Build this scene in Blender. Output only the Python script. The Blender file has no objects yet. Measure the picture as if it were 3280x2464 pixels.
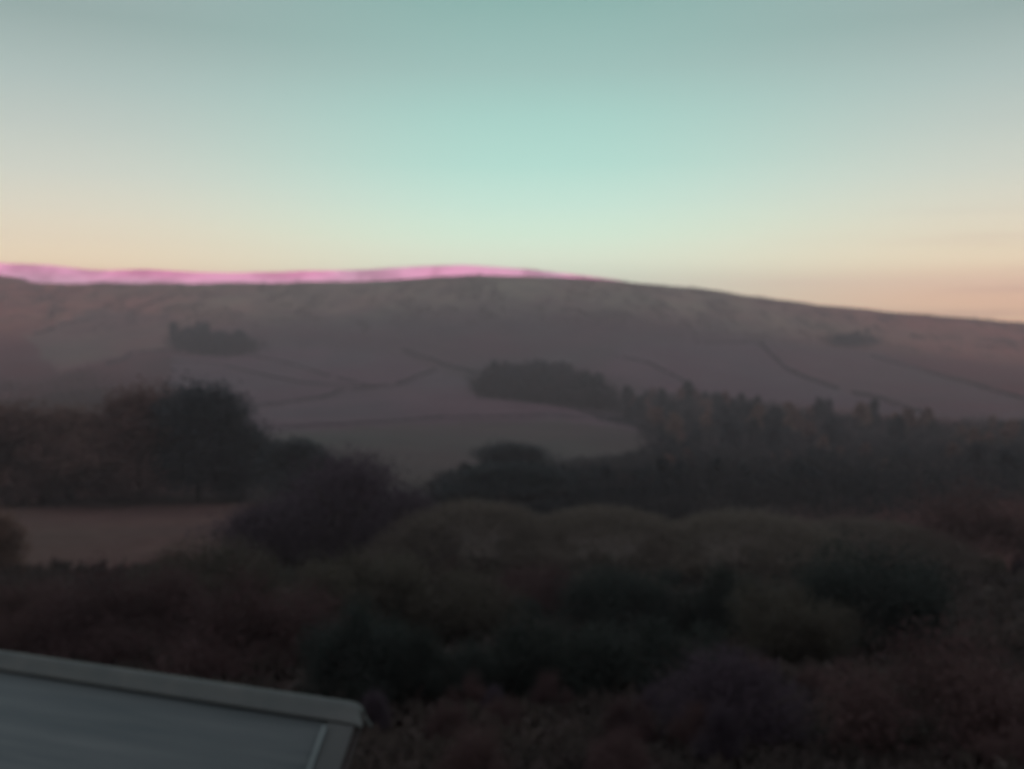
import bpy, math, random
import numpy as np
from mathutils import Vector, Matrix

random.seed(7)
R = math.radians
scene = bpy.context.scene

# ------------------------------------------------------------------ camera
W, H, F = 1024.0, 769.0, 887.0
PITCH = R(-2.87)
cam_d = bpy.data.cameras.new('camera')
cam_d.sensor_width = 36.0
cam_d.lens = 36.0 * F / W
cam_d.clip_start = 0.05
cam_d.clip_end = 60000
cam_d.dof.use_dof = True
cam_d.dof.focus_distance = 0.8          # the phone focused on the near window, so the land is soft
cam_d.dof.aperture_fstop = 4.9
cam = bpy.data.objects.new('camera', cam_d)
scene.collection.objects.link(cam)
cam.location = (0, 0, 0)
cam.rotation_euler = (R(90) + PITCH, 0, 0)
scene.camera = cam

# ------------------------------------------------------------------ sky
SUN_EL, SUN_AZ = R(3.2), R(186)          # added low behind the camera: valley shaded, only the far ridge lit pink
world = bpy.data.worlds.new("World")
scene.world = world
world.use_nodes = True
nt = world.node_tree
nt.nodes.clear()


def N(tree, typ, **kw):
    n = tree.nodes.new(typ)
    for k, v in kw.items():
        setattr(n, k, v)
    return n


def srgb(c):
    return tuple((x / 255.0 / 12.92) if x / 255.0 <= 0.04045 else ((x / 255.0 + 0.055) / 1.055) ** 2.4 for x in c) + (1.0,)


def ramp(tree, stops, inp):
    r = N(tree, 'ShaderNodeValToRGB')
    el = r.color_ramp.elements
    el[0].position, el[0].color = stops[0][0], stops[0][1]
    el[1].position, el[1].color = stops[-1][0], stops[-1][1]
    for p, c in stops[1:-1]:
        e = el.new(p)
        e.color = c
    tree.links.new(inp, r.inputs[0])
    return r.outputs[0]


def M(tree, op, a, b=None, c=None, clamp=False):
    n = N(tree, 'ShaderNodeMath', operation=op)
    n.use_clamp = clamp
    for i, v in enumerate((a, b, c)):
        if v is None:
            continue
        if isinstance(v, (int, float)):
            n.inputs[i].default_value = v
        else:
            tree.links.new(v, n.inputs[i])
    return n.outputs[0]


def mixc(tree, fac, a, b, blend='MIX'):
    n = N(tree, 'ShaderNodeMix', data_type='RGBA', blend_type=blend)
    for i, v in ((0, fac), (6, a), (7, b)):
        if isinstance(v, (int, float)):
            n.inputs[i].default_value = v
        elif isinstance(v, tuple):
            n.inputs[i].default_value = v
        else:
            tree.links.new(v, n.inputs[i])
    return n.outputs[2]


tc = N(nt, 'ShaderNodeTexCoord')
sep = N(nt, 'ShaderNodeSeparateXYZ')
nt.links.new(tc.outputs['Generated'], sep.inputs[0])
dx, dy, dz = sep.outputs
el_mid = [(0.0, (1.086, 1.339, 1.036, 1)), (0.0892, (1.086, 1.339, 1.036, 1)), (0.1166, (0.844, 1.19, 0.94, 1)), (0.149, (0.64, 1.006, 0.845, 1)), (0.1912, (0.449, 0.832, 0.716, 1)), (0.2393, (0.362, 0.69, 0.601, 1)), (0.2864, (0.297, 0.532, 0.472, 1)), (0.3494, (0.208, 0.424, 0.369, 1)), (0.6, (0.468, 0.491, 0.515, 1)), (1.0, (0.552, 0.533, 0.578, 1))]
el_side = [(0.0, (1.734, 1.03, 0.601, 1)), (0.0441, (1.734, 1.03, 0.601, 1)), (0.0799, (1.465, 1.216, 0.79, 1)), (0.102, (1.171, 1.026, 0.734, 1)), (0.1306, (0.945, 0.906, 0.712, 1)), (0.168, (0.722, 0.77, 0.659, 1)), (0.2109, (0.551, 0.636, 0.569, 1)), (0.2533, (0.417, 0.532, 0.491, 1)), (0.3107, (0.267, 0.381, 0.35, 1)), (0.6, (0.468, 0.491, 0.515, 1)), (1.0, (0.552, 0.533, 0.578, 1))]
# azimuth factor, 0 in the middle of the view, 1 to the sides and behind
off = M(nt, 'SUBTRACT', dx, 0.03)
ab = M(nt, 'ABSOLUTE', off)
fac = N(nt, 'ShaderNodeMapRange', interpolation_type='SMOOTHSTEP')
nt.links.new(ab, fac.inputs[0])
fac.inputs[1].default_value = 0.02
fac.inputs[2].default_value = 0.50
c_mid = ramp(nt, el_mid, dz)
c_side = ramp(nt, el_side, dz)
sky_c = mixc(nt, fac.outputs[0], c_mid, c_side)
# thin streaks of cloud low in the west
mp = N(nt, 'ShaderNodeMapping')
mp.inputs['Scale'].default_value = (3.0, 3.0, 60.0)
mp.inputs['Rotation'].default_value = (0, R(5), 0)
nt.links.new(tc.outputs['Generated'], mp.inputs[0])
ns = N(nt, 'ShaderNodeTexNoise')
ns.inputs['Scale'].default_value = 1.2
ns.inputs['Detail'].default_value = 4
nt.links.new(mp.outputs[0], ns.inputs[0])
st = M(nt, 'MULTIPLY', M(nt, 'SUBTRACT', ns.outputs[0], 0.52, clamp=True), 5.0, clamp=True)
band = N(nt, 'ShaderNodeMapRange', interpolation_type='SMOOTHSTEP')
nt.links.new(dz, band.inputs[0])
band.inputs[1].default_value = 0.15
band.inputs[2].default_value = 0.06
east = N(nt, 'ShaderNodeMapRange', interpolation_type='SMOOTHSTEP')
nt.links.new(dx, east.inputs[0])
east.inputs[1].default_value = 0.18
east.inputs[2].default_value = 0.42
st = M(nt, 'MULTIPLY', M(nt, 'MULTIPLY', st, band.outputs[0]), M(nt, 'MULTIPLY', east.outputs[0], 0.42))
sky_c = mixc(nt, st, sky_c, srgb((190, 160, 150)))
# the unseen sky behind the viewer is made rosy to brighten and warm the land
back = N(nt, 'ShaderNodeMapRange', interpolation_type='SMOOTHSTEP')
nt.links.new(dy, back.inputs[0])
back.inputs[1].default_value = 0.45
back.inputs[2].default_value = -0.4
sky_c = mixc(nt, M(nt, 'MULTIPLY', back.outputs[0], 0.85), sky_c, srgb((208, 190, 196)))
bg = N(nt, 'ShaderNodeBackground')
bg.inputs[1].default_value = 1.0
nt.links.new(sky_c, bg.inputs[0])
nish = N(nt, 'ShaderNodeTexSky', sky_type='NISHITA')
nish.sun_disc = False
nish.sun_elevation = SUN_EL
nish.sun_rotation = SUN_AZ
bg2 = N(nt, 'ShaderNodeBackground')
bg2.inputs[1].default_value = 0.05
nt.links.new(nish.outputs[0], bg2.inputs[0])
add = N(nt, 'ShaderNodeAddShader')
nt.links.new(bg.outputs[0], add.inputs[0])
nt.links.new(bg2.outputs[0], add.inputs[1])
wo = N(nt, 'ShaderNodeOutputWorld')
nt.links.new(add.outputs[0], wo.inputs[0])

# ------------------------------------------------------------------ sun: added pink light to colour the far ridge
sd = bpy.data.lights.new('sun', 'SUN')
sd.energy = 5.0
sd.color = (1.0, 0.23, 0.58)
sd.angle = R(0.6)
sun = bpy.data.objects.new('sun', sd)
scene.collection.objects.link(sun)
to_sun = Vector((math.sin(SUN_AZ) * math.cos(SUN_EL), math.cos(SUN_AZ) * math.cos(SUN_EL), math.sin(SUN_EL)))
sun.rotation_euler = to_sun.to_track_quat('Z', 'Y').to_euler()

scene.cycles.use_denoising = True
scene.view_settings.view_transform = 'Standard'
scene.view_settings.look = 'None'
scene.view_settings.exposure = 0.0
scene.view_settings.gamma = 1.0

# ------------------------------------------------------------------ helpers
def tag(o, label=None, cat=None, group=None, kind=None):
    if label: o['label'] = label
    if cat: o['category'] = cat
    if group: o['group'] = group
    if kind: o['kind'] = kind
    return o


def link(o):
    scene.collection.objects.link(o)
    return o


def np_mesh(name, verts, faces, mats=()):
    """faces: int array (n, k) all with the same corner count"""
    me = bpy.data.meshes.new(name)
    verts = np.asarray(verts, dtype=np.float32)
    faces = np.asarray(faces, dtype=np.int32)
    n, k = faces.shape
    me.vertices.add(len(verts))
    me.vertices.foreach_set('co', verts.ravel())
    me.loops.add(n * k)
    me.loops.foreach_set('vertex_index', faces.ravel())
    me.polygons.add(n)
    me.polygons.foreach_set('loop_start', np.arange(0, n * k, k, dtype=np.int32))
    me.polygons.foreach_set('loop_total', np.full(n, k, dtype=np.int32))
    me.update(calc_edges=True)
    me.validate()
    for m in mats:
        me.materials.append(m)
    return me


def obj(name, me, parent=None, loc=None):
    o = link(bpy.data.objects.new(name, me))
    if parent: o.parent = parent
    if loc: o.location = loc
    return o


def row_slope(row):
    """z per metre of depth along the sight line of an image row"""
    v = ((H / 2) - row) / F
    return (math.sin(PITCH) + v * math.cos(PITCH)) / (math.cos(PITCH) - v * math.sin(PITCH))


def px_slope(px, row):
    v = ((H / 2) - row) / F
    return ((px - W / 2) / F) / (math.cos(PITCH) - v * math.sin(PITCH))


# ------------------------------------------------------------------ value noise (for the shape of the land)
rng = np.random.RandomState(11)
LAT = rng.rand(256, 256).astype(np.float32)


def vnoise(x, y):
    xi = np.floor(x).astype(int); yi = np.floor(y).astype(int)
    fx = x - xi; fy = y - yi
    fx = fx * fx * (3 - 2 * fx); fy = fy * fy * (3 - 2 * fy)
    a = LAT[xi & 255, yi & 255]; b = LAT[(xi + 1) & 255, yi & 255]
    c = LAT[xi & 255, (yi + 1) & 255]; d = LAT[(xi + 1) & 255, (yi + 1) & 255]
    return (a * (1 - fx) + b * fx) * (1 - fy) + (c * (1 - fx) + d * fx) * fy - 0.5


def sstep(a, b, x):
    t = np.clip((x - a) / (b - a), 0, 1)
    return t * t * (3 - 2 * t)


# profile of the valley: depth in metres -> the height it is seen at
DEP = np.array([6, 15, 25, 40, 70, 120, 200, 300, 450, 650, 900, 1100, 1400, 1800, 2200, 2700], float)
ROWS = np.array([1150, 840, 772, 712, 655, 602, 556, 517, 486, 460, 436, 419, 391, 356, 318, 276], float)
SLP = np.array([row_slope(r) for r in ROWS])
# crest of the moor, image column -> row
CRX = np.array([-600, -200, 0, 22, 34, 46, 100, 200, 350, 440, 480, 560, 620, 700, 800, 900, 1024, 1300, 1700], float)
CRR = np.array([300, 284, 275, 277, 281, 283, 282.5, 283, 281, 276.5, 275, 277, 280, 288, 302, 312, 322, 345, 350], float)


def terrain(x, y):
    x = np.asarray(x, float); y = np.asarray(y, float)
    r = np.hypot(x, y) + 1e-6
    cf = y / r
    d = r * np.clip(cf, 0.55, 1)                # effective depth
    a = np.where(cf > 0.2, x / np.maximum(y, 0.2 * r), np.sign(x) * 5)
    col = 512 + F * np.clip(a, -1.3, 1.3)
    crest = np.interp(col, CRX, CRR)
    ld = np.log(np.maximum(d, 6))
    s = np.interp(ld, np.log(DEP), SLP)
    w = sstep(1000, 2700, d)
    s = s - w * (crest - 276) / F
    z = s * d
    zc = z
    # beyond the crest the land falls again, and rolls on to the horizon
    over = np.maximum(d - 2700, 0)
    zcr = (SLP[-1] - (crest - 276) / F) * 2700
    z = np.where(d > 2700, zcr - 120 * sstep(0, 900, over) - (zcr - 60) * 0.5 * sstep(600, 2500, over), z)
    z = z + sstep(60, 400, d) * (1 - sstep(2300, 2650, d)) * (vnoise(x / 170 + 9, y / 170) * 9 + vnoise(x / 60, y / 60 + 5) * 2.5)
    z = z + sstep(8, 40, d) * vnoise(x / 14, y / 14) * 0.9
    # unseen hillside behind the viewer, raised to keep the sun off the valley
    zb = -9 + 400 * sstep(0, 620, r) + vnoise(x / 200, y / 200) * 12
    wb = sstep(0.1, -0.35, cf)
    near = sstep(4, 14, r)
    z = z * (1 - wb) + zb * wb
    return z * near + (-7.6) * (1 - near)


def tz(x, y):
    return float(terrain(np.array([x]), np.array([y]))[0])


def at(px, row):
    """the point of the ground that an image position looks at"""
    sl = row_slope(row); sx = px_slope(px, row)
    ys = np.exp(np.linspace(math.log(10), math.log(2690), 900))
    g = terrain(sx * ys, ys) - sl * ys
    i = int(np.argmax(g > 0)) if (g > 0).any() else len(ys) - 1
    if i > 0:
        t = -g[i - 1] / (g[i] - g[i - 1] + 1e-9)
        t = min(max(t, 0), 1)
        y = ys[i - 1] + (ys[i] - ys[i - 1]) * t
    else:
        y = ys[0]
    return sx * y, y, tz(sx * y, y)


# ------------------------------------------------------------------ materials
def new_mat(name):
    m = bpy.data.materials.new(name)
    m.use_nodes = True
    t = m.node_tree
    b = t.nodes['Principled BSDF']
    return m, t, b


def veg_mat(name, ca, cb, rand=0.2, scale=0.9, rough=0.9):
    m, t, b = new_mat(name)
    tcn = N(t, 'ShaderNodeTexCoord')
    no = N(t, 'ShaderNodeTexNoise')
    no.inputs['Scale'].default_value = scale
    no.inputs['Detail'].default_value = 3
    t.links.new(tcn.outputs['Object'], no.inputs[0])
    cr = ramp(t, [(0.32, ca + (1,)), (0.68, cb + (1,))], no.outputs[0])
    oi = N(t, 'ShaderNodeObjectInfo')
    hs = N(t, 'ShaderNodeHueSaturation')
    t.links.new(cr, hs.inputs['Color'])
    t.links.new(M(t, 'MULTIPLY_ADD', oi.outputs['Random'], rand * 2, 1 - rand), hs.inputs['Value'])
    t.links.new(M(t, 'MULTIPLY_ADD', oi.outputs['Random'], 0.03, 0.485), hs.inputs['Hue'])
    t.links.new(hs.outputs[0], b.inputs['Base Color'])
    b.inputs['Roughness'].default_value = rough
    b.inputs['Specular IOR Level'].default_value = 0.12
    # leaves and twigs pass part of the light through
    tr = N(t, 'ShaderNodeBsdfTranslucent')
    t.links.new(hs.outputs[0], tr.inputs[0])
    mx = N(t, 'ShaderNodeMixShader'); mx.inputs[0].default_value = 0.42
    t.links.new(b.outputs[0], mx.inputs[1]); t.links.new(tr.outputs[0], mx.inputs[2])
    t.links.new(mx.outputs[0], t.nodes['Material Output'].inputs['Surface'])
    return m


M_TREE = veg_mat('dark_foliage', (0.0289, 0.0426, 0.0484), (0.0454, 0.0627, 0.0681), scale=0.35)
M_BROWN = veg_mat('brown_foliage', (0.1219, 0.0845, 0.0731), (0.2031, 0.143, 0.1219), scale=0.35)
M_PURPLE = veg_mat('purple_twigs', (0.0552, 0.048, 0.0636), (0.072, 0.0612, 0.0768), scale=0.5)
M_OLIVE = veg_mat('olive_foliage', (0.06, 0.0612, 0.05), (0.09, 0.0875, 0.07), scale=0.5)
M_PALE = veg_mat('pale_gorse', (0.0952, 0.0896, 0.0762), (0.1288, 0.1198, 0.103), scale=0.5, rand=0.12)
M_RED = veg_mat('red_bramble', (0.0683, 0.0475, 0.0505), (0.098, 0.0657, 0.0648), scale=0.8)
M_THICKET = veg_mat('dark_thicket', (0.029, 0.0421, 0.0391), (0.0464, 0.0609, 0.0551), scale=0.4)
M_BARK, _t, _b = new_mat('bark')
_b.inputs['Base Color'].default_value = (0.05, 0.042, 0.036, 1)
_b.inputs['Roughness'].default_value = 0.95

# ------------------------------------------------------------------ the ground: one sheet
def front_angles():
    a = list(np.linspace(-48, 48, 330))
    side = list(np.linspace(48, 312, 90))[1:-1]
    return np.radians(np.array(a + side))


PH = front_angles()
RR = np.concatenate([[0.0], np.exp(np.linspace(math.log(3), math.log(3600), 300)), [4000, 4500, 5200, 6000]])
RLIM = np.where(np.cos(PH) < 0.3, 2600.0, 6000.0)
RG = np.minimum(RR[:, None], (RLIM[None, :] - (len(RR) - 1 - np.arange(len(RR)))[:, None] * 2.0))
RG = np.where(RR[:, None] < 5, RR[:, None], RG)
gx = (RG * np.sin(PH)[None, :]).ravel()
gy = (RG * np.cos(PH)[None, :]).ravel()
gz = terrain(gx, gy)
nR, nP = len(RR), len(PH)
ii, jj = np.meshgrid(np.arange(nR - 1), np.arange(nP), indexing='ij')
j2 = (jj + 1) % nP
gf = np.stack([ii * nP + jj, ii * nP + j2, (ii + 1) * nP + j2, (ii + 1) * nP + jj], -1).reshape(-1, 4)[:, ::-1]

# field pattern, in plan: polygons whose corners are points of the ground
FIELDS = [
    # (corners given as image positions of the boundary, albedo)
    ([(232, 408), (340, 395), (437, 372), (470, 378), (480, 397), (600, 410), (655, 432), (560, 420), (400, 424), (262, 432)], (0.073, 0.057, 0.069)),
    ([(170, 356), (280, 345), (400, 355), (437, 372), (400, 386), (338, 394), (232, 408), (170, 385)], (0.069, 0.053, 0.065)),
    ([(25, 335), (90, 308), (170, 316), (175, 345), (110, 357), (60, 372)], (0.108, 0.076, 0.070)),
    ([(262, 432), (400, 424), (560, 420), (650, 432), (640, 470), (560, 478), (400, 470), (280, 452)], (0.050, 0.048, 0.046)),
    ([(620, 345), (765, 342), (800, 375), (870, 398), (940, 418), (760, 400), (640, 385), (600, 372)], (0.071, 0.053, 0.065)),
    ([(770, 345), (880, 352), (1024, 396), (1060, 440), (940, 418), (830, 385)], (0.075, 0.050, 0.058)),
    ([(-60, 500), (270, 501), (262, 522), (200, 545), (110, 572), (-60, 568)], (0.068, 0.051, 0.045)),
    ([(610, 486), (672, 490), (672, 516), (620, 510)], (0.061, 0.057, 0.052)),
]


def inside(poly, X, Y):
    res = np.zeros(X.shape, bool)
    n = len(poly)
    for i in range(n):
        x1, y1 = poly[i]; x2, y2 = poly[(i + 1) % n]
        c = ((y1 > Y) != (y2 > Y)) & (X < (x2 - x1) * (Y - y1) / (y2 - y1 + 1e-9) + x1)
        res ^= c
    return res


base = np.zeros((len(gx), 4), np.float32)
rad = np.hypot(gx, gy)
moor = np.array([0.138, 0.124, 0.102]); scrub = np.array([0.046, 0.043, 0.040]); heath = np.array([0.056, 0.045, 0.051])
w1 = sstep(500, 1100, rad)[:, None]; w2 = sstep(2120, 2540, rad)[:, None]
col3 = scrub * (1 - w1) + heath * w1
col3 = col3 * (1 - w2) + moor * w2
# reddish colour cast towards both side edges, painted into the ground colour
side = sstep(0.20, 0.56, np.abs(gx / np.maximum(gy, 1.0)))[:, None] * (gy > 0)[:, None]
col3 = col3 * (1 - side * np.array([-0.50, 0.28, 0.26]))
# shade painted into the ground colour along the long left flank
flank = (sstep(-0.22, -0.36, gx / np.maximum(gy, 1.0)) * sstep(900, 1200, rad) * (1 - sstep(1800, 2100, rad)) * (0.75 + vnoise(gx / 80, gy / 80)) * (gy > 0))[:, None]
col3 = col3 * (1 - 0.45 * np.clip(flank, 0, 1))
for poly, alb in FIELDS:
    pts = [at(px, rw)[:2] for px, rw in poly]
    m = inside(pts, gx + vnoise(gx / 18, gy / 18) * 14, gy + vnoise(gx / 18 + 9, gy / 18 + 4) * 22)
    col3[m] = np.array(alb)
base[:, :3] = col3
base[:, 3] = 1
M_GROUND, t, b = new_mat('hill_ground')
at_n = N(t, 'ShaderNodeAttribute', attribute_name='cover')
geo = N(t, 'ShaderNodeNewGeometry')
n1 = N(t, 'ShaderNodeTexNoise'); n1.inputs['Scale'].default_value = 0.016; n1.inputs['Detail'].default_value = 5; n1.inputs['Roughness'].default_value = 0.6
n2 = N(t, 'ShaderNodeTexNoise'); n2.inputs['Scale'].default_value = 0.18; n2.inputs['Detail'].default_value = 6
n3 = N(t, 'ShaderNodeTexNoise'); n3.inputs['Scale'].default_value = 0.0045; n3.inputs['Detail'].default_value = 3
for n_ in (n1, n2, n3):
    t.links.new(geo.outputs['Position'], n_.inputs[0])
v1 = ramp(t, [(0.36, (0.74, 0.70, 0.76, 1)), (0.64, (1.26, 1.28, 1.20, 1))], n1.outputs[0])
v2 = ramp(t, [(0.3, (0.80, 0.80, 0.80, 1)), (0.7, (1.2, 1.2, 1.2, 1))], n2.outputs[0])
v3 = ramp(t, [(0.35, (1.10, 0.95, 0.98, 1)), (0.65, (0.90, 1.05, 1.0, 1))], n3.outputs[0])
# mottled heather and grass strongest on the open moor
sx_ = N(t, 'ShaderNodeSeparateXYZ'); t.links.new(geo.outputs['Position'], sx_.inputs[0])
hi = N(t, 'ShaderNodeMapRange', interpolation_type='SMOOTHSTEP')
t.links.new(sx_.outputs[2], hi.inputs[0]); hi.inputs[1].default_value = -20; hi.inputs[2].default_value = 70
hi.inputs[3].default_value = 0.45; hi.inputs[4].default_value = 1.0
c = mixc(t, hi.outputs[0], at_n.outputs['Color'], mixc(t, 1.0, at_n.outputs['Color'], v1, 'MULTIPLY'))
c = mixc(t, 1.0, c, v2, 'MULTIPLY')
c = mixc(t, 1.0, c, v3, 'MULTIPLY')
t.links.new(c, b.inputs['Base Color'])
b.inputs['Roughness'].default_value = 1.0
b.inputs['Specular IOR Level'].default_value = 0.05
me = np_mesh('ground', np.stack([gx, gy, gz], -1), gf, [M_GROUND])
ca = me.color_attributes.new('cover', 'FLOAT_COLOR', 'POINT')
ca.data.foreach_set('color', base.ravel())
me.polygons.foreach_set('use_smooth', np.ones(len(me.polygons), bool))
tag(obj('ground', me), 'mottled moorland and pasture rising to the long crest', 'ground', kind='structure')

# ------------------------------------------------------------------ the far ridge, lit by the added pink sun
RX = np.array([-700, -200, 0, 50, 88, 110, 150, 200, 245, 300, 340, 400, 465, 530, 580, 620, 680, 900, 1300], float)
RW = np.array([262, 262, 264, 265, 269, 270, 269.6, 273, 273.5, 271, 270.5, 267.5, 265, 269, 275, 280.5, 296, 345, 400], float)
yy = 3700.0
cols = np.linspace(-700, 1300, 500)
prof = np.array([[-1100, -0.30], [-600, 0.10], [-330, 0.36], [-200, 0.60], [-75, 0.80], [-10, 0.975], [0, 1.0], [150, 0.98], [500, 0.8], [1000, 0.3], [1600, -0.2]])
vs = []
for k, (dyy, hf) in enumerate(prof):
    xs = (cols - W / 2) / F * yy
    top = np.array([row_slope(r) for r in np.interp(cols, RX, RW)]) * yy
    z = top * hf + vnoise(xs / 120 + 40, np.full_like(xs, k * 1.7)) * (9 if k not in (6,) else 3)
    vs.append(np.stack([xs, np.full_like(xs, yy + dyy) + vnoise(xs / 300, np.full_like(xs, k + 9.3)) * 120, z], -1))
vs = np.concatenate(vs)
nc = len(cols)
i2, j2_ = np.meshgrid(np.arange(len(prof) - 1), np.arange(nc - 1), indexing='ij')
ff = np.stack([i2 * nc + j2_, i2 * nc + j2_ + 1, (i2 + 1) * nc + j2_ + 1, (i2 + 1) * nc + j2_], -1).reshape(-1, 4)
M_RIDGE, t, b = new_mat('pink_glow_ridge')
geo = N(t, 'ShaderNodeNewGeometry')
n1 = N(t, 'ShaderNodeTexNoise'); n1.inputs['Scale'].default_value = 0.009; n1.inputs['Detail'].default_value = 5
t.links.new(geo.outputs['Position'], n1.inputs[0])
c = ramp(t, [(0.38, (0.62, 0.48, 0.56, 1)), (0.56, (0.93, 0.80, 0.88, 1))], n1.outputs[0])  # rosy glow painted into the pale pink base colour
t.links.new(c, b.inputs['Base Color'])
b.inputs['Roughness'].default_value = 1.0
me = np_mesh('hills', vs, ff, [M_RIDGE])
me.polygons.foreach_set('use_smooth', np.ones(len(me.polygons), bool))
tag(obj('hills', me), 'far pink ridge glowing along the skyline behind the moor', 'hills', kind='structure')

# ------------------------------------------------------------------ foliage meshes
def lobes(seed, n, rx, rz, z0, kind):
    r = np.random.RandomState(seed)
    L = []
    for i in range(n):
        if kind == 'round':
            ang = r.rand() * 6.283; h = r.rand() ** 0.8
            rr = rx * 0.62 * math.sqrt(max(0.05, 1 - (2 * h - 0.75) ** 2)) * (0.35 + 0.65 * r.rand())
            L.append((math.cos(ang) * rr, math.sin(ang) * rr, z0 + h * rz * 0.80, rx * (0.28 + 0.20 * r.rand())))
        elif kind == 'dome':
            ang = r.rand() * 6.283; q = math.sqrt(r.rand()) * 0.72
            h = math.sqrt(max(0, 1 - q * q)) * rz * (0.5 + 0.25 * r.rand())
            L.append((math.cos(ang) * q * rx, math.sin(ang) * q * rx, z0 + h * (0.35 + 0.65 * r.rand()), rx * (0.24 + 0.12 * r.rand())))
        elif kind == 'hump':
            q = math.sqrt((i + 0.5) / n) * 0.93; ang = i * 2.39996
            h = math.sqrt(1 - q * q)
            L.append((math.cos(ang) * q * rx, math.sin(ang) * q * rx, h * rz * (0.86 + 0.07 * r.rand()), rx * 0.13))
        elif kind == 'fir':
            h = (i + 0.5) / n; ang = r.rand() * 6.283
            rr = rx * (1 - h) * 0.55 * r.rand()
            L.append((math.cos(ang) * rr, math.sin(ang) * rr, z0 + h * rz * 0.95, rx * ((1 - h) * 0.62 + 0.06)))
    return L


def crown_mesh(name, seed, kind, n_lobes, n_leaf, leaf, rx, rz, z0, mat, up=0.0, slim=1.0):
    """leaf clumps through the volume of a crown; unit height about 1"""
    r = np.random.RandomState(seed + 1000)
    L = lobes(seed, n_lobes, rx, rz, z0, kind)
    vol = np.array([l[3] ** 2 for l in L]); vol /= vol.sum()
    pick = r.choice(len(L), n_leaf, p=vol)
    C_ = np.array([l[:3] for l in L])[pick]; S_ = np.array([l[3] for l in L])[pick]
    d = r.normal(size=(n_leaf, 3)); d /= np.linalg.norm(d, axis=1)[:, None]
    q = r.rand(n_leaf) ** 0.45
    q = q * (1 + 0.16 * r.normal(size=n_leaf))
    if kind == 'fir':
        d[:, 2] *= 0.45
    P = C_ + d * (S_ * q)[:, None]
    P[:, 2] = np.maximum(P[:, 2] / np.percentile(P[:, 2], 99.3), 0.01)
    nrm = d * 0.7 + r.normal(size=(n_leaf, 3)) * 0.7
    nrm[:, 2] += 0.25
    nrm /= np.linalg.norm(nrm, axis=1)[:, None]
    u = np.cross(nrm, r.normal(size=(n_leaf, 3))); u /= np.linalg.norm(u, axis=1)[:, None]
    if up > 0:
        u[:, 2] += up; u /= np.linalg.norm(u, axis=1)[:, None]
    v = np.cross(nrm, u); v /= (np.linalg.norm(v, axis=1)[:, None] + 1e-6)
    s = leaf * (0.6 + 0.9 * r.rand(n_leaf))[:, None]
    a = P - u * s; b_ = P + v * s * 0.55 * slim; c_ = P + u * s; d_ = P - v * s * 0.55 * slim
    V = np.stack([a, b_, c_, d_], 1).reshape(-1, 3)
    Fc = np.arange(n_leaf * 4).reshape(-1, 4)
    return np_mesh(name, V, Fc, [mat])


def trunk_mesh(name, seed, h, r0, limbs, spread=0.3):
    r = random.Random(seed)
    V, Fc = [], []

    def tube(p0, p1, ra, rb, seg=7):
        ax = (Vector(p1) - Vector(p0)).normalized()
        s1 = ax.orthogonal().normalized(); s2 = ax.cross(s1)
        o = len(V)
        for p, q in ((p0, ra), (p1, rb)):
            for k in range(seg):
                a = 6.2832 * k / seg
                V.append(tuple(Vector(p) + s1 * math.cos(a) * q + s2 * math.sin(a) * q))
        for k in range(seg):
            Fc.append((o + k, o + (k + 1) % seg, o + seg + (k + 1) % seg, o + seg + k))
    pts = [Vector((0, 0, -0.05))]
    for i in range(1, 5):
        pts.append(Vector((r.uniform(-.02, .02), r.uniform(-.02, .02), h * i / 4)))
    for i in range(4):
        tube(pts[i], pts[i + 1], r0 * (1 - i * 0.2), r0 * (0.8 - i * 0.2))
    for k in range(limbs):
        t = r.uniform(0.35, 0.95)
        p = Vector((0, 0, h * t)); a = r.uniform(0, 6.283)
        l = spread * r.uniform(0.6, 1.1)
        m = p + Vector((math.cos(a) * l * .5, math.sin(a) * l * .5, l * .45))
        e = m + Vector((math.cos(a + .3) * l * .5, math.sin(a + .3) * l * .5, l * .7))
        tube(p, m, r0 * 0.4, r0 * 0.25, 5); tube(m, e, r0 * 0.25, r0 * 0.08, 5)
    return np_mesh(name, V, Fc, [M_BARK])


VEG = {}
def kinds(key, n, kind, nl, leafs, leaf, rx, rz, z0, mat, trunk=None, up=0.0, slim=1.0):
    VEG[key] = [(crown_mesh(key + '_crown', hash_(key) + i * 17, kind, nl, leafs, leaf, rx, rz, z0, mat, up, slim),
                 trunk_mesh(key + '_trunk', i, *trunk) if trunk else None) for i in range(n)]


def hash_(s):
    return sum(ord(c_) * (i + 3) for i, c_ in enumerate(s)) % 5000


# far trees, few leaves; near ones, many
kinds('far_dark', 4, 'round', 16, 1500, 0.055, 0.36, 0.82, 0.16, M_TREE, (0.55, 0.022, 7, 0.28))
kinds('far_brown', 3, 'round', 16, 1500, 0.050, 0.38, 0.80, 0.16, M_BROWN, (0.55, 0.022, 7, 0.28))
kinds('near_dark', 3, 'round', 34, 17000, 0.013, 0.42, 0.80, 0.12, M_TREE, (0.6, 0.022, 10, 0.32))
kinds('near_brown', 3, 'round', 34, 16000, 0.013, 0.42, 0.80, 0.12, M_BROWN, (0.6, 0.022, 10, 0.32))
kinds('thicket', 3, 'dome', 44, 22000, 0.012, 0.60, 0.9, 0.0, M_THICKET, (0.5, 0.02, 8, 0.3))
kinds('purple', 3, 'round', 40, 16000, 0.019, 0.48, 0.84, 0.06, M_PURPLE, (0.55, 0.014, 16, 0.40), up=1.6, slim=0.35)
kinds('olive', 3, 'dome', 44, 22000, 0.012, 0.56, 0.95, 0.0, M_OLIVE, (0.45, 0.02, 8, 0.3))
kinds('pale', 3, 'hump', 170, 42000, 0.010, 0.95, 0.95, 0.0, M_PALE, (0.45, 0.02, 8, 0.3))
kinds('red', 3, 'dome', 44, 20000, 0.013, 0.60, 0.95, 0.0, M_RED, (0.4, 0.015, 10, 0.3), up=0.4, slim=0.7)

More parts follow.
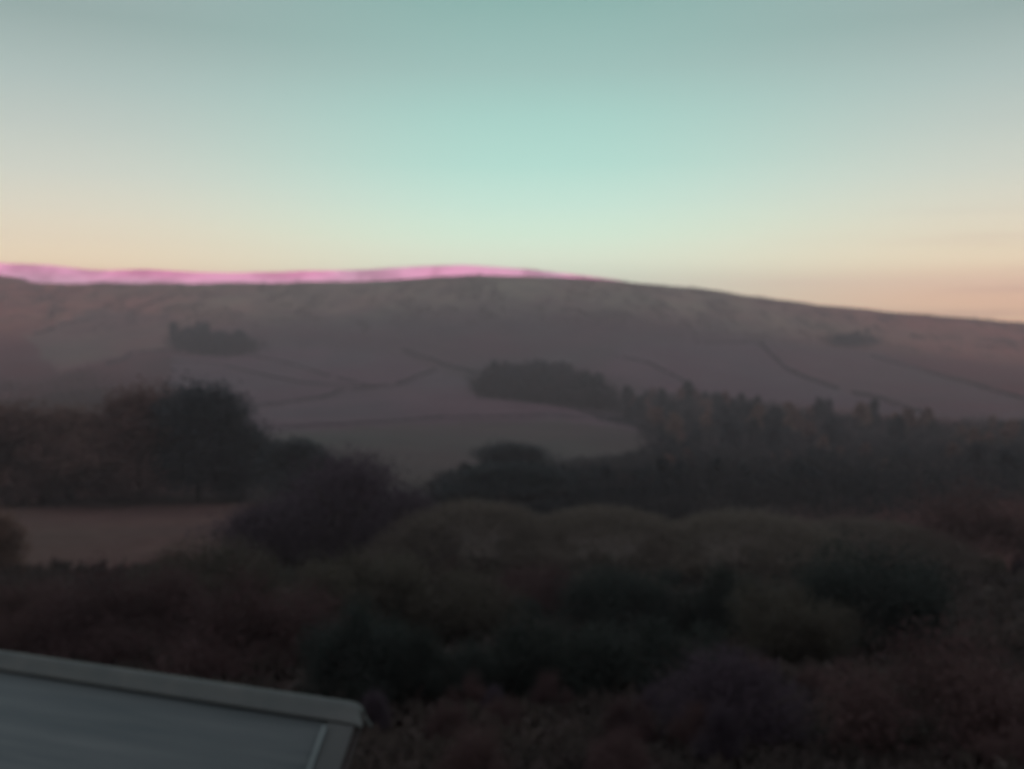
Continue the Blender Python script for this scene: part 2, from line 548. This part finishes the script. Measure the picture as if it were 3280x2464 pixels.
used = {}
def plant(key, name, px, top, base_row, label, cat, group=None, width=None, parts=True, rnd=None, loc=None, height=None, sink=0.02):
    """stand a plant on the ground seen at (px, base_row), tall enough to reach row top there"""
    rr = rnd or random
    if loc is None:
        x, y, z = at(px, base_row)
        height = (row_slope(top) - z / y) * y
    else:
        x, y, z = loc
    crown, trunk = rr.choice(VEG[key])
    sxy = 1.0
    if width:
        nat = {'r': 1}
        wd = (crown.vertices, )
        ext = used.get(crown.name)
        if ext is None:
            co = np.zeros(len(crown.vertices) * 3, np.float32); crown.vertices.foreach_get('co', co)
            co = co.reshape(-1, 3); ext = float(np.percentile(co[:, 0], 98) - np.percentile(co[:, 0], 2)); used[crown.name] = ext
        sxy = (width * y / F) / (ext * height)
    root = link(bpy.data.objects.new(name, None if parts else crown))
    root.location = (x, y, z - sink * height)
    root.rotation_euler = (0, 0, rr.uniform(0, 6.283))
    root.scale = (height * sxy, height * sxy, height)
    root.empty_display_size = 0.2
    tag(root, label, cat, group)
    if parts:
        link_child('crown', crown, root)
        if trunk: link_child('trunk', trunk, root)
    return root


def link_child(name, me, parent):
    o = bpy.data.objects.new(name, me)
    scene.collection.objects.link(o)
    o.parent = parent
    return o


S = 1024 / 2212.0            # positions below were read from a 2212 px wide view
# ------------------------------------------------------------------ hedges: lines of growth along field edges
def hedge(pts, label, hgt=3.4, wid=2.6, mat=M_TREE, gaps=0.12, seed=1, name='hedge'):
    r = np.random.RandomState(seed)
    P = [np.array(at(px * S, rw * S)) for px, rw in pts]
    V = []
    for a, b_ in zip(P[:-1], P[1:]):
        L = np.linalg.norm(b_[:2] - a[:2])
        n = int(L * 7)
        t_ = r.rand(n)
        X = a[0] + (b_[0] - a[0]) * t_; Y = a[1] + (b_[1] - a[1]) * t_
        hh = hgt * 1.25 * (0.75 + 1.1 * np.abs(vnoise(X / 13, Y / 13)) + 0.6 * vnoise(X / 45 + 3, Y / 45))
        keep = (vnoise(X / 24 + 7, Y / 24) + 0.5) > gaps
        X = X[keep] + r.normal(size=keep.sum()) * wid * 0.5; Y = Y[keep] + r.normal(size=keep.sum()) * wid * 0.4
        hh = hh[keep]
        Z = terrain(X, Y) + r.rand(len(X)) ** 0.7 * hh
        c_ = np.stack([X, Y, Z], -1)
        q = r.normal(size=(len(X), 4, 3)) * 0.55
        V.append((c_[:, None, :] + q))
    V = np.concatenate(V).reshape(-1, 3)
    me = np_mesh(name, V, np.arange(len(V)).reshape(-1, 4), [mat])
    return tag(obj(name, me), label, 'hedge', 'hedges dividing the fields')


hedge([(478, 882), (560, 880), (690, 862), (735, 848), (860, 834), (900, 815), (945, 802)], 'long dark hedge curving across the middle field below the purple pasture', 4.6, 3, seed=2)
hedge([(355, 778), (480, 790), (600, 818), (700, 832), (800, 838)], 'faint hedge slanting down right below the small hilltop copse', 2.4, 2.4, seed=3)
hedge([(540, 765), (640, 790), (720, 815), (820, 838)], 'thin broken hedge above and parallel to the faint slanting one', 2.0, 2, seed=4, gaps=0.3)
hedge([(870, 758), (930, 778), (1000, 800), (1030, 812)], 'short thick hedge running down to the left end of the oval wood', 4.4, 6, seed=5)
hedge([(540, 930), (700, 922), (860, 912), (1000, 903), (1150, 901), (1290, 906), (1400, 928)], 'low hedge along the lower edge of the pale sloping field', 3.4, 2.6, seed=6)
hedge([(1030, 860), (1150, 872), (1240, 884), (1320, 905), (1400, 925)], 'hedge under the oval wood running down to the big wood', 3.6, 2.6, seed=7)
hedge([(1500, 742), (1640, 742), (1668, 770), (1705, 802), (1760, 825), (1860, 855), (2010, 898)], 'dark hedge bending sharply down the right hand pasture', 4.6, 3, seed=8)
hedge([(1880, 770), (1990, 800), (2100, 830), (2240, 868)], 'straight hedge crossing the reddish pasture near the right edge', 4.0, 2.6, seed=9)
hedge([(230, 790), (290, 765), (380, 758), (400, 740)], 'hedge climbing from the left scrub to the small copse', 4.0, 3, seed=10)
hedge([(1330, 770), (1400, 785), (1460, 815), (1490, 835)], 'faint hedge dropping to the top of the big wood', 3.0, 2.4, seed=12, gaps=0.25)
hedge([(60, 725), (140, 700), (230, 680)], 'old hedge on the far left rising towards the moor', 2.4, 2.4, seed=13, gaps=0.3)

# ------------------------------------------------------------------ the copses
rt = random.Random(3)
def tree_scatter(poly, n, key_w, hgt, label, group, rnd, min_d=0.6, name='tree', parts=False, cat='tree'):
    """n trees standing in a patch of ground, biggest gaps first"""
    xs = [p[0] * S for p in poly]; ys = [p[1] * S for p in poly]
    done = []; tries = 0
    pa = np.array([at(p[0] * S, p[1] * S)[:2] for p in poly])
    pg = [tuple(p) for p in pa]
    x0, x1, y0, y1 = pa[:, 0].min(), pa[:, 0].max(), pa[:, 1].min(), pa[:, 1].max()
    h0 = (hgt[0] + hgt[1]) / 2
    while len(done) < n and tries < n * 60:
        tries += 1
        x = rnd.uniform(x0, x1); y = rnd.uniform(y0, y1)
        if not inside(pg, np.array([x]), np.array([y]))[0]: continue
        md = h0 * min_d * (1 if tries < n * 30 else 0.6)
        if any((x - a) ** 2 + (y - b_) ** 2 < md * md for a, b_ in done): continue
        done.append((x, y))
        key = rnd.choices([k for k, _ in key_w], [w for _, w in key_w])[0]
        lab = label[key] if isinstance(label, dict) else label
        plant(key, name, 0, 0, 0, lab, cat, group, loc=(x, y, tz(x, y)), height=rnd.uniform(*hgt), parts=parts, rnd=rnd)
    return len(done)


tree_scatter([(372, 738), (420, 735), (490, 748), (545, 758), (500, 768), (430, 762), (385, 752)], 17, [('far_dark', 1)], (32, 47),
             'dark tree in the small copse below the moor on the upper left', 'trees of the small hilltop copse', rt, 0.35)
tree_scatter([(1035, 850), (1060, 825), (1150, 815), (1230, 830), (1300, 862), (1320, 892), (1240, 878), (1150, 868)], 36, [('far_dark', 1)], (27, 40),
             'dark tree in the oval wood in the middle of the hillside', 'trees of the oval wood', rt, 0.38)
tree_scatter([(1780, 735), (1820, 722), (1885, 722), (1890, 745), (1820, 752)], 8, [('far_dark', 1)], (14, 22),
             'dim tree in the little clump near the crest on the right', 'trees of the clump under the crest', rt, 0.4)
tree_scatter([(1310, 880), (1420, 865), (1540, 870), (1640, 885), (1760, 905), (1860, 915), (1960, 925), (2000, 980), (1800, 1000), (1600, 1000), (1420, 990), (1400, 930)], 88,
             [('far_dark', 4), ('far_brown', 2)], (17, 33), {'far_dark': 'dark leafy tree in the big wood below the right hand pastures', 'far_brown': 'bare brown tree in the big wood below the right hand pastures'}, 'trees of the big wood on the right', rt, 0.45)
tree_scatter([(1960, 925), (2080, 930), (2300, 925), (2300, 1100), (2060, 1080), (1980, 1000)], 26,
             [('far_brown', 3), ('far_dark', 1)], (16, 26), {'far_dark': 'dark tree among the brown trees by the right edge', 'far_brown': 'brown tree on the reddish bank by the right edge'}, 'trees by the right edge', rt, 0.5)
tree_scatter([(1400, 1000), (1600, 1010), (1800, 1010), (2000, 1000), (2060, 1080), (1850, 1105), (1650, 1110), (1480, 1115), (1390, 1060)], 34,
             [('far_dark', 3), ('far_brown', 2)], (11, 18), {'far_dark': 'dark tree at the foot of the big wood', 'far_brown': 'brown tree at the foot of the big wood'}, 'trees at the foot of the big wood', rt, 0.5)
tree_scatter([(940, 1060), (1040, 1050), (1300, 1045), (1470, 1060), (1450, 1105), (1200, 1100), (960, 1085)], 20,
             [('far_dark', 1)], (9, 14), 'dark tree in the valley bottom behind the pale gorse', 'valley bottom trees behind the gorse', rt, 0.5)
tree_scatter([(0, 940), (200, 915), (350, 925), (540, 960), (560, 1070), (300, 1080), (0, 1080), (-80, 1000)], 38,
             [('far_brown', 3), ('far_dark', 1)], (14, 24), {'far_dark': 'dark tree in the brown wood on the left', 'far_brown': 'bare brown tree in the wood on the left'}, 'trees of the left wood', rt, 0.42)

# the unbroken mass of twigs and lower growth between those trees
def wood_mass(polys, hgt, n, seed):
    r = np.random.RandomState(seed); out = []
    for poly, hh, k in polys:
        pa = [tuple(at(p[0] * S, p[1] * S)[:2]) for p in poly]; q = np.array(pa)
        X = r.uniform(q[:, 0].min(), q[:, 0].max(), k * 9); Y = r.uniform(q[:, 1].min(), q[:, 1].max(), k * 9)
        m = inside(pa, X, Y) & (r.rand(len(X)) < (q[:, 1].min() / np.maximum(Y, 1)) ** 1.3 * 1.2); X = X[m]; Y = Y[m]
        X = X + r.normal(size=len(X)) * 7 * (Y / 900); Y = Y + r.normal(size=len(X)) * 9 * (Y / 900)
        top = hh * (0.55 + 0.9 * np.clip(vnoise(X / (hh * .5), Y / (hh * .5)) + 0.45, 0, 1))
        Z = terrain(X, Y) + top * r.rand(len(X)) ** 0.6
        d = r.normal(size=(len(X), 4, 3)) * (hh * 0.022 + Y * 0.0006)[:, None, None]
        out.append((np.stack([X, Y, Z], -1)[:, None, :] + d).reshape(-1, 3))
    return np.concatenate(out)


V = wood_mass([([(1035, 850), (1060, 825), (1150, 815), (1230, 830), (1300, 862), (1320, 892), (1240, 878), (1150, 868)], 24, 14000),
               ([(1310, 880), (1420, 865), (1540, 870), (1640, 885), (1760, 905), (1860, 915), (1960, 925), (2080, 930), (2300, 925), (2300, 1100), (2060, 1120), (1850, 1145), (1650, 1140), (1480, 1150), (1400, 1000), (1395, 930)], 13, 70000),
               ([(0, 940), (200, 915), (350, 925), (540, 960), (560, 1070), (300, 1080), (0, 1080), (-80, 1000)], 10, 16000),
               ([(385, 738), (420, 735), (490, 748), (545, 758), (500, 768), (430, 762)], 20, 5000),
               ([(940, 1060), (1040, 1050), (1300, 1045), (1470, 1060), (1490, 1150), (1200, 1150), (960, 1115)], 7, 24000),
               ([(960, 1052), (1130, 1030), (1280, 1015), (1400, 985), (1440, 1060), (960, 1090)], 8, 9000),
               ([(1790, 742), (1820, 730), (1885, 726), (1885, 742), (1820, 750)], 8, 700)], 0, 0, 31)
VB = wood_mass([([(-80, 800), (60, 840), (180, 800), (250, 830), (340, 835), (330, 870), (200, 920), (-80, 945)], 7, 3500),
                ([(-80, 880), (60, 870), (180, 850), (330, 870), (200, 920), (-80, 945)], 8, 6000)], 0, 0, 32)
M_FLANK = veg_mat('flank_scrub', (0.056, 0.040, 0.038), (0.092, 0.064, 0.058), rand=0.0, scale=0.02)
tag(obj('hillside_scrub', np_mesh('hillside_scrub', VB, np.arange(len(VB)).reshape(-1, 4), [M_FLANK])), 'brown scrub thickening down the left flank above the left wood', 'scrub', kind='stuff')
M_MASS = veg_mat('woodland_twigs', (0.0236, 0.0344, 0.0384), (0.0472, 0.0467, 0.0478), rand=0.0, scale=0.03)
tag(obj('woodland', np_mesh('woodland', V, np.arange(len(V)).reshape(-1, 4), [M_MASS])), 'dark unbroken woodland growth filling the valley side between the trees', 'woodland', kind='stuff')

# tussocks, dead bracken and stunted scrub mottling the open moor
rm = np.random.RandomState(77)
n = 90000
cc = rm.uniform(-60, 1090, n); X = (cc - 512) / F; Y = rm.uniform(2000, 2690, n); X = X * Y
dens = vnoise(X / 24, Y / 60 + 3) + 0.55 * vnoise(X / 90 + 5, Y / 140)
m_ = (dens > 0.12) & (rm.rand(n) < 0.8 * sstep(2000, 2350, Y))
X, Y, dens = X[m_], Y[m_], dens[m_]
Z = terrain(X, Y) + rm.rand(len(X)) * (3 + 22 * (dens - 0.1))
d_ = rm.normal(size=(len(X), 4, 3)) * np.array([1.3, 1.3, 2.0])
V = (np.stack([X, Y, Z], -1)[:, None, :] + d_).reshape(-1, 3)
M_SCRUB = veg_mat('moor_scrub', (0.070, 0.060, 0.064), (0.110, 0.104, 0.086), rand=0.0, scale=0.01)
tag(obj('moor_scrub', np_mesh('moor_scrub', V, np.arange(len(V)).reshape(-1, 4), [M_SCRUB])), 'dark patches of scrub and heather mottling the moor below the crest', 'scrub', kind='stuff')

# ------------------------------------------------------------------ named trees and bushes
def P(key, name, px, top, base_row, width, label, cat='bush', group=None):
    return plant(key, name, px * S, top * S, base_row * S, label, cat, group, width=width * S, parts=True, rnd=rt)


P('near_dark', 'ivy_tree', 425, 828, 1082, 190, 'tall dark ivy covered tree, tallest at the right of the left wood', 'tree')
P('near_brown', 'oak_tree', 300, 838, 1080, 210, 'broad brown oak left of the tall dark ivy tree', 'tree')
P('near_brown', 'oak_tree', 150, 880, 1082, 230, 'brown oak near the left edge above the brown field', 'tree')
P('near_brown', 'oak_tree', 10, 875, 1084, 210, 'brown oak cut by the left edge above the brown field', 'tree')
P('near_dark', 'round_tree', 530, 925, 1082, 150, 'shorter dark round tree right of the tall ivy tree', 'tree')
P('near_dark', 'round_tree', 640, 950, 1090, 160, 'dim round tree behind the purple birch', 'tree')
P('purple', 'birch_tree', 760, 985, 1225, 300, 'bare purple twigged birch, largest in the middle of the slope', 'tree')
P('purple', 'birch_tree', 590, 1090, 1235, 230, 'smaller purple brown birch left of the largest purple birch', 'tree')
P('purple', 'birch_tree', 880, 1060, 1240, 200, 'low purple birch right of the largest purple birch', 'tree')
P('near_dark', 'round_tree', 1095, 956, 1040, 140, 'small round dark tree alone on the grass under the low hedge', 'tree')
P('near_dark', 'round_tree', 1120, 1005, 1105, 220, 'wide dark tree in the valley bottom below the lone round tree', 'tree')
P('pale', 'gorse_bush', 1020, 1086, 1250, 400, 'smooth pale gorse mound, leftmost of the pale mounds')
P('pale', 'gorse_bush', 1300, 1098, 1255, 400, 'smooth pale gorse mound between the leftmost and the widest pale mound')
P('pale', 'gorse_bush', 1615, 1110, 1260, 420, 'widest pale gorse mound with a smooth rounded top')
P('pale', 'gorse_bush', 1880, 1130, 1250, 420, 'pale brownish gorse mound, rightmost of the pale mounds')
P('red', 'bracken_bank', 2110, 1050, 1240, 340, 'reddish bracken bank against the right edge above the slope')
P('thicket', 'thorn_tree', 1860, 1180, 1420, 330, 'large black thorn tree, a dark dome below the rightmost gorse', 'tree')
P('thicket', 'thorn_tree', 1340, 1225, 1400, 230, 'black thorn tree under the middle gorse mound', 'tree')
P('red', 'bramble_bush', 1165, 1215, 1345, 170, 'reddish bramble left of the black thorn tree under the gorse')
P('olive', 'holly_bush', 780, 1195, 1390, 280, 'olive green rounded holly just below the largest purple birch')
P('olive', 'holly_bush', 450, 1172, 1370, 260, 'dull olive rounded bush beside the brown field')
P('thicket', 'thorn_tree', 770, 1305, 1535, 210, 'black thorn tree directly below the olive green holly', 'tree')
P('thicket', 'thorn_tree', 865, 1345, 1530, 160, 'smaller black thorn beside the one below the holly', 'tree')
P('thicket', 'thorn_tree', 985, 1395, 1530, 170, 'low black thorn between the holly and the dark green laurel thicket', 'tree')
P('thicket', 'laurel_bush', 1190, 1330, 1520, 250, 'dark green laurel thicket, left half, low in the middle')
P('thicket', 'laurel_bush', 1420, 1345, 1525, 290, 'dark green laurel thicket, right half, low in the middle')
P('purple', 'bramble_bush', 1580, 1415, 1620, 300, 'dark purple bramble dome low on the right of the laurels')
P('red', 'bramble_bush', 2040, 1370, 1660, 420, 'crimson brown bramble filling the lower right corner')
P('red', 'bramble_bush', 540, 1250, 1490, 330, 'red brown bramble mass right behind the roof ridge')
P('red', 'bramble_bush', 260, 1225, 1450, 330, 'red brown bramble mass beyond the left end of the roof')
P('red', 'bramble_bush', 60, 1260, 1440, 240, 'dark red bramble at the left edge above the roof')
P('near_brown', 'thorn_tree', -20, 1105, 1250, 130, 'brown thorn cut by the left edge on the brown field', 'tree')
P('thicket', 'thorn_tree', 1560, 1230, 1400, 210, 'dim thorn between the two black thorn trees', 'tree')
P('olive', 'holly_bush', 1700, 1270, 1440, 230, 'dim olive bush in front of the large black thorn dome')
P('olive', 'holly_bush', 1000, 1240, 1400, 240, 'dim olive bush between the green holly and the red bramble')

# fill: bushes that crowd the dark slope
rb = random.Random(21)
tree_scatter([(560, 1160), (900, 1165), (1300, 1200), (1700, 1200), (2300, 1190), (2400, 1420), (1700, 1420), (1200, 1430), (900, 1440), (560, 1300)], 70,
             [('olive', 2), ('red', 2), ('thicket', 2), ('purple', 1)], (3.0, 5.0),
             {'olive': 'dim olive bush in the crowd on the shaded slope', 'red': 'dim reddish bush in the crowd on the shaded slope', 'thicket': 'dim dark bush in the crowd on the shaded slope',
              'purple': 'dim purple twigged bush in the crowd on the shaded slope'}, 'bushes crowding the shaded slope', rb, 0.9, name='bush', parts=True, cat='bush')
tree_scatter([(760, 1500), (1100, 1500), (1500, 1490), (2000, 1480), (2300, 1500), (2400, 1700), (1600, 1760), (760, 1760)], 40,
             [('olive', 1), ('red', 3), ('purple', 2)], (1.0, 2.0),
             {'olive': 'low olive bramble at the bottom of the view', 'red': 'low red brown bramble at the bottom of the view',
              'purple': 'low purple bramble at the bottom of the view'}, 'low brambles at the bottom', rb, 0.9, name='low_bramble', parts=True, cat='bush')

# rough growth between the bushes
r = np.random.RandomState(5)
n = 110000
ang = r.uniform(-0.75, 0.75, n); ds = np.exp(r.uniform(math.log(9), math.log(185), n))
X = np.sin(ang) * ds; Y = np.cos(ang) * ds
keep = ~((X < 0) & (Y < 14) & (X > -14))
# the brown field and the valley grass stay open
open_ = inside([at(px, rw)[:2] for px, rw in FIELDS[6][0]], X, Y)
keep &= ~(open_ & (vnoise(X / 9, Y / 9) < 0.22))
X, Y, ds = X[keep], Y[keep], ds[keep]
size = 0.0045 * ds + 0.04
clump = np.clip(vnoise(X / (2 + ds * .04), Y / (2 + ds * .04)) + 0.5, 0, 1)
Z = terrain(X, Y) + r.rand(len(X)) * (0.2 + 1.1 * clump) * np.minimum(1.0, 0.3 + ds / 60)
q = r.normal(size=(len(X), 4, 3)) * size[:, None, None]
q[:, :, 2] *= 1.3
V = (np.stack([X, Y, Z], -1)[:, None, :] + q).reshape(-1, 3)
M_UNDER = veg_mat('undergrowth', (0.0486, 0.0446, 0.0432), (0.0783, 0.0662, 0.0607), rand=0.0, scale=0.12)
tag(obj('undergrowth', np_mesh('undergrowth', V, np.arange(len(V)).reshape(-1, 4), [M_UNDER])), 'tangled brown undergrowth covering the shaded near slope', 'undergrowth', kind='stuff')

# ------------------------------------------------------------------ the house whose roof shows at the lower left
house = link(bpy.data.objects.new('outbuilding', None))
tag(house, 'long outbuilding with a smooth grey lean-to roof at the lower left corner', 'outbuilding')
RZ = -4.0
def on_level(px, rw, z):
    y = z / row_slope(rw); return Vector((px_slope(px, rw) * y, y, z))
A = on_level(0, 655.5, RZ); B = on_level(351, 707.5, RZ)
ex = (B - A).normalized()                    # along the ridge, to its free end
ey = Vector((-ex.y, ex.x, 0))                # away from the viewer
if ey.y < 0: ey = -ey
house.location = B
house.rotation_euler = (0, 0, math.atan2(ex.y, ex.x))
PT = R(45)
LEN, SLOPE = 11.0, 4.6
cp, sp = math.cos(PT), math.sin(PT)


def prism_obj(name, quads_boxes, mat, parent, bevel=0.006):
    """boxes given by an origin, three edge vectors (thing-local)"""
    V, Fc = [], []
    for o, a, b_, c_ in quads_boxes:
        o, a, b_, c_ = map(Vector, (o, a, b_, c_))
        k = len(V)
        V += [o, o + a, o + a + b_, o + b_, o + c_, o + a + c_, o + a + b_ + c_, o + b_ + c_]
        Fc += [(k, k + 3, k + 2, k + 1), (k + 4, k + 5, k + 6, k + 7), (k, k + 1, k + 5, k + 4), (k + 1, k + 2, k + 6, k + 5), (k + 2, k + 3, k + 7, k + 6), (k + 3, k, k + 4, k + 7)]
    me = np_mesh(name, [tuple(v) for v in V], Fc, [mat])
    o_ = obj(name, me, parent)
    if bevel:
        bm = o_.modifiers.new('bevel', 'BEVEL'); bm.width = bevel; bm.segments = 2
    return o_


def roof_mat(name, c1, c2, rough, sc=(1, 1, 1), bump=0.3):
    m, t, b = new_mat(name)
    tcn = N(t, 'ShaderNodeTexCoord')
    mpn = N(t, 'ShaderNodeMapping'); mpn.inputs['Scale'].default_value = sc
    t.links.new(tcn.outputs['Object'], mpn.inputs[0])
    no = N(t, 'ShaderNodeTexNoise'); no.inputs['Scale'].default_value = 1.6; no.inputs['Detail'].default_value = 6; no.inputs['Roughness'].default_value = 0.65
    t.links.new(mpn.outputs[0], no.inputs[0])
    t.links.new(ramp(t, [(0.3, c1 + (1,)), (0.7, c2 + (1,))], no.outputs[0]), b.inputs['Base Color'])
    b.inputs['Roughness'].default_value = rough
    bp = N(t, 'ShaderNodeBump'); bp.inputs['Strength'].default_value = bump; bp.inputs['Distance'].default_value = 0.01
    t.links.new(no.outputs[0], bp.inputs['Height']); t.links.new(bp.outputs[0], b.inputs['Normal'])
    return m


M_SLATE = roof_mat('roof_slate', (0.060, 0.095, 0.100), (0.118, 0.158, 0.160), 0.8, (0.15, 3.0, 3.0), 0.2)
M_CAP = roof_mat('ridge_capping', (0.060, 0.088, 0.088), (0.096, 0.122, 0.116), 0.75)
M_VERGE = roof_mat('verge_board', (0.042, 0.062, 0.062), (0.066, 0.086, 0.084), 0.7)
M_TRIM = roof_mat('pale_trim', (0.10, 0.155, 0.155), (0.14, 0.20, 0.20), 0.6)
M_DARKW = roof_mat('tarred_boards', (0.022, 0.022, 0.024), (0.036, 0.034, 0.034), 0.9, (1, 1, 8))
M_GUT, _t, _b = new_mat('gutter_plastic'); _b.inputs['Base Color'].default_value = (0.03, 0.03, 0.03, 1)
M_GLASS, _t, _b = new_mat('window_glass'); _b.inputs['Base Color'].default_value = (0.02, 0.025, 0.03, 1); _b.inputs['Roughness'].default_value = 0.05

front = Vector((0, -cp, -sp)); fn = Vector((0, -sp, cp))       # down the near slope, its outward normal
backd = Vector((0, 0.10, -0.995)); bnn = Vector((0, 0.995, 0.10))        # the back falls straight away
VG = 0.19
OV = 0.13
# long sheets laid in wide courses, each lapping the one below by a few millimetres
crs = []
s = 0.22
while s < SLOPE - 0.5:
    crs.append((Vector((-LEN, 0, 0)) + front * s, (LEN - VG - 0.02, 0, 0), tuple(front * 0.60 + fn * 0.003), tuple(fn * 0.008)))
    s += 0.55
roof_s = prism_obj('roof', [((-LEN, 0, -0.06), (LEN - 0.02, 0, 0), tuple(front * SLOPE), tuple(fn * 0.055))], M_SLATE, house, 0)
prism_obj('sheet', crs, M_SLATE, roof_s, 0)
# ridge capping: a broad folded cap with a soft roll on top, its end cut on a slant
cw = 0.19
V, Fc = [], []
prof_ = []
for a_ in np.linspace(-1, 1, 17):
    sgn = -1 if a_ < 0 else 1
    q = abs(a_)
    dvec = (front if a_ < 0 else backd); nn = (fn if a_ < 0 else bnn)
    p = dvec * (q * cw) + nn * 0.045
    if q < 0.2:
        p = Vector((0, sgn * q * cw * cp, 0.045 / cp - q * q * 0.35 * cw * 2))
    prof_.append(p)
ends = [-LEN, -0.06, 0.04, 0.13]
for e_i, xe in enumerate(ends):
    for i, p in enumerate(prof_):
        q = abs(i - 8) / 8
        z_drop = (0.0, 0.0, 0.005, 0.05)[e_i]
        xx = xe + (0.10 * q if e_i >= 2 else 0)
        V.append((xx, p.y, p.z - z_drop * (1 - q * 0.5)))
    # underside
for e_i in range(len(ends) - 1):
    for i in range(16):
        a0 = e_i * 17 + i
        Fc.append((a0, a0 + 17, a0 + 18, a0 + 1))
me = np_mesh('ridge_cap', V, Fc, [M_CAP])
rc = obj('ridge_cap', me, house)
sm = rc.modifiers.new('thick', 'SOLIDIFY'); sm.thickness = 0.03; sm.offset = -1
# thin pale strip, painted in for the highlight along the very top
prism_obj('ridge_highlight', [((-LEN, -0.02, 0.056), (LEN - 0.02, 0, 0), (0, 0.02, 0), (0, 0, 0.006))], M_TRIM, rc, 0.004)
# verge: broad dark board with a pale batten on its inner edge
prism_obj('verge_board', [(Vector((-VG, 0, 0)) + front * 0.20 + fn * 0.004, (VG + OV, 0, 0), tuple(front * (SLOPE - 0.1)), tuple(fn * 0.030))], M_VERGE, house)
prism_obj('verge_batten', [(Vector((-VG - 0.035, 0, 0)) + front * 0.25 + fn * 0.008, (0.055, 0, 0), tuple(front * (SLOPE - 0.2)), tuple(fn * 0.052))], M_TRIM, house)
prism_obj('barge_board', [(Vector((OV + 0.002, 0, -0.03)), (0.03, 0, 0), tuple(front * SLOPE), (0, 0, -0.14))], M_DARKW, house, 0)
# walls, gable, gutter, window of the unseen lower part
eav = SLOPE * sp
hy = SLOPE * cp - 0.35
wz = -eav + 0.10
yb = -0.12
V = [(-LEN + .3, -hy, wz - 3.2), (-.25, -hy, wz - 3.2), (-.25, yb, wz - 3.2), (-LEN + .3, yb, wz - 3.2),
     (-LEN + .3, -hy, wz), (-.25, -hy, wz), (-.25, yb, -0.28), (-LEN + .3, yb, -0.28)]
me = bpy.data.meshes.new('wall')
me.from_pydata(V, [], [(0, 1, 5, 4), (1, 2, 6, 5), (2, 3, 7, 6), (3, 0, 4, 7), (3, 2, 1, 0)])
me.materials.append(M_DARKW); me.update()
obj('wall', me, house)
prism_obj('gutter', [((-LEN + .1, -SLOPE * cp - 0.08, -eav - 0.1), (LEN - 0.2, 0, 0), (0, 0.1, 0), (0, 0, 0.08))], M_GUT, house)
for xw in (-3.0, -7.5):
    fr = prism_obj('window', [((xw, -hy - 0.04, wz - 1.5), (1.3, 0, 0), (0, 0.035, 0), (0, 0, 0.07)), ((xw, -hy - 0.04, wz - 0.3), (1.3, 0, 0), (0, 0.035, 0), (0, 0, 0.07)),
                              ((xw, -hy - 0.04, wz - 1.43), (0.07, 0, 0), (0, 0.035, 0), (0, 0, 1.13)), ((xw + 1.23, -hy - 0.04, wz - 1.43), (0.07, 0, 0), (0, 0.035, 0), (0, 0, 1.13))], M_TRIM, house, 0)
    prism_obj('pane', [((xw + .07, -hy - 0.02, wz - 1.43), (1.16, 0, 0), (0, 0.012, 0), (0, 0, 1.13))], M_GLASS, fr, 0)

# ------------------------------------------------------------------ haze: even air in one closed box
HZ0 = float(gz.min()) - 1 - 0.0
bx0, bx1, by0, by1, bz0, bz1 = -6300, 6300, -2700, 6300, min(HZ0, -200.0), 412.0
V = [(bx0, by0, bz0), (bx1, by0, bz0), (bx1, by1, bz0), (bx0, by1, bz0), (bx0, by0, bz1), (bx1, by0, bz1), (bx1, by1, bz1), (bx0, by1, bz1)]
hm = bpy.data.meshes.new('haze')
hm.from_pydata(V, [], [(0, 3, 2, 1), (4, 5, 6, 7), (0, 1, 5, 4), (1, 2, 6, 5), (2, 3, 7, 6), (3, 0, 4, 7)])
mh = bpy.data.materials.new('haze'); mh.use_nodes = True
th = mh.node_tree; th.nodes.clear()
pv = N(th, 'ShaderNodeVolumePrincipled')
pv.inputs['Color'].default_value = (0.87, 0.825, 0.865, 1)
pv.inputs['Density'].default_value = 0.00020
pv.inputs['Anisotropy'].default_value = 0.1
oo = N(th, 'ShaderNodeOutputMaterial')
th.links.new(pv.outputs[0], oo.inputs['Volume'])
hm.materials.append(mh)
tag(obj('haze', hm), 'thin rosy dusk haze filling the valley', 'haze', kind='stuff')
print('terrain', gz.min(), gz.max(), 'objects', len(scene.objects))
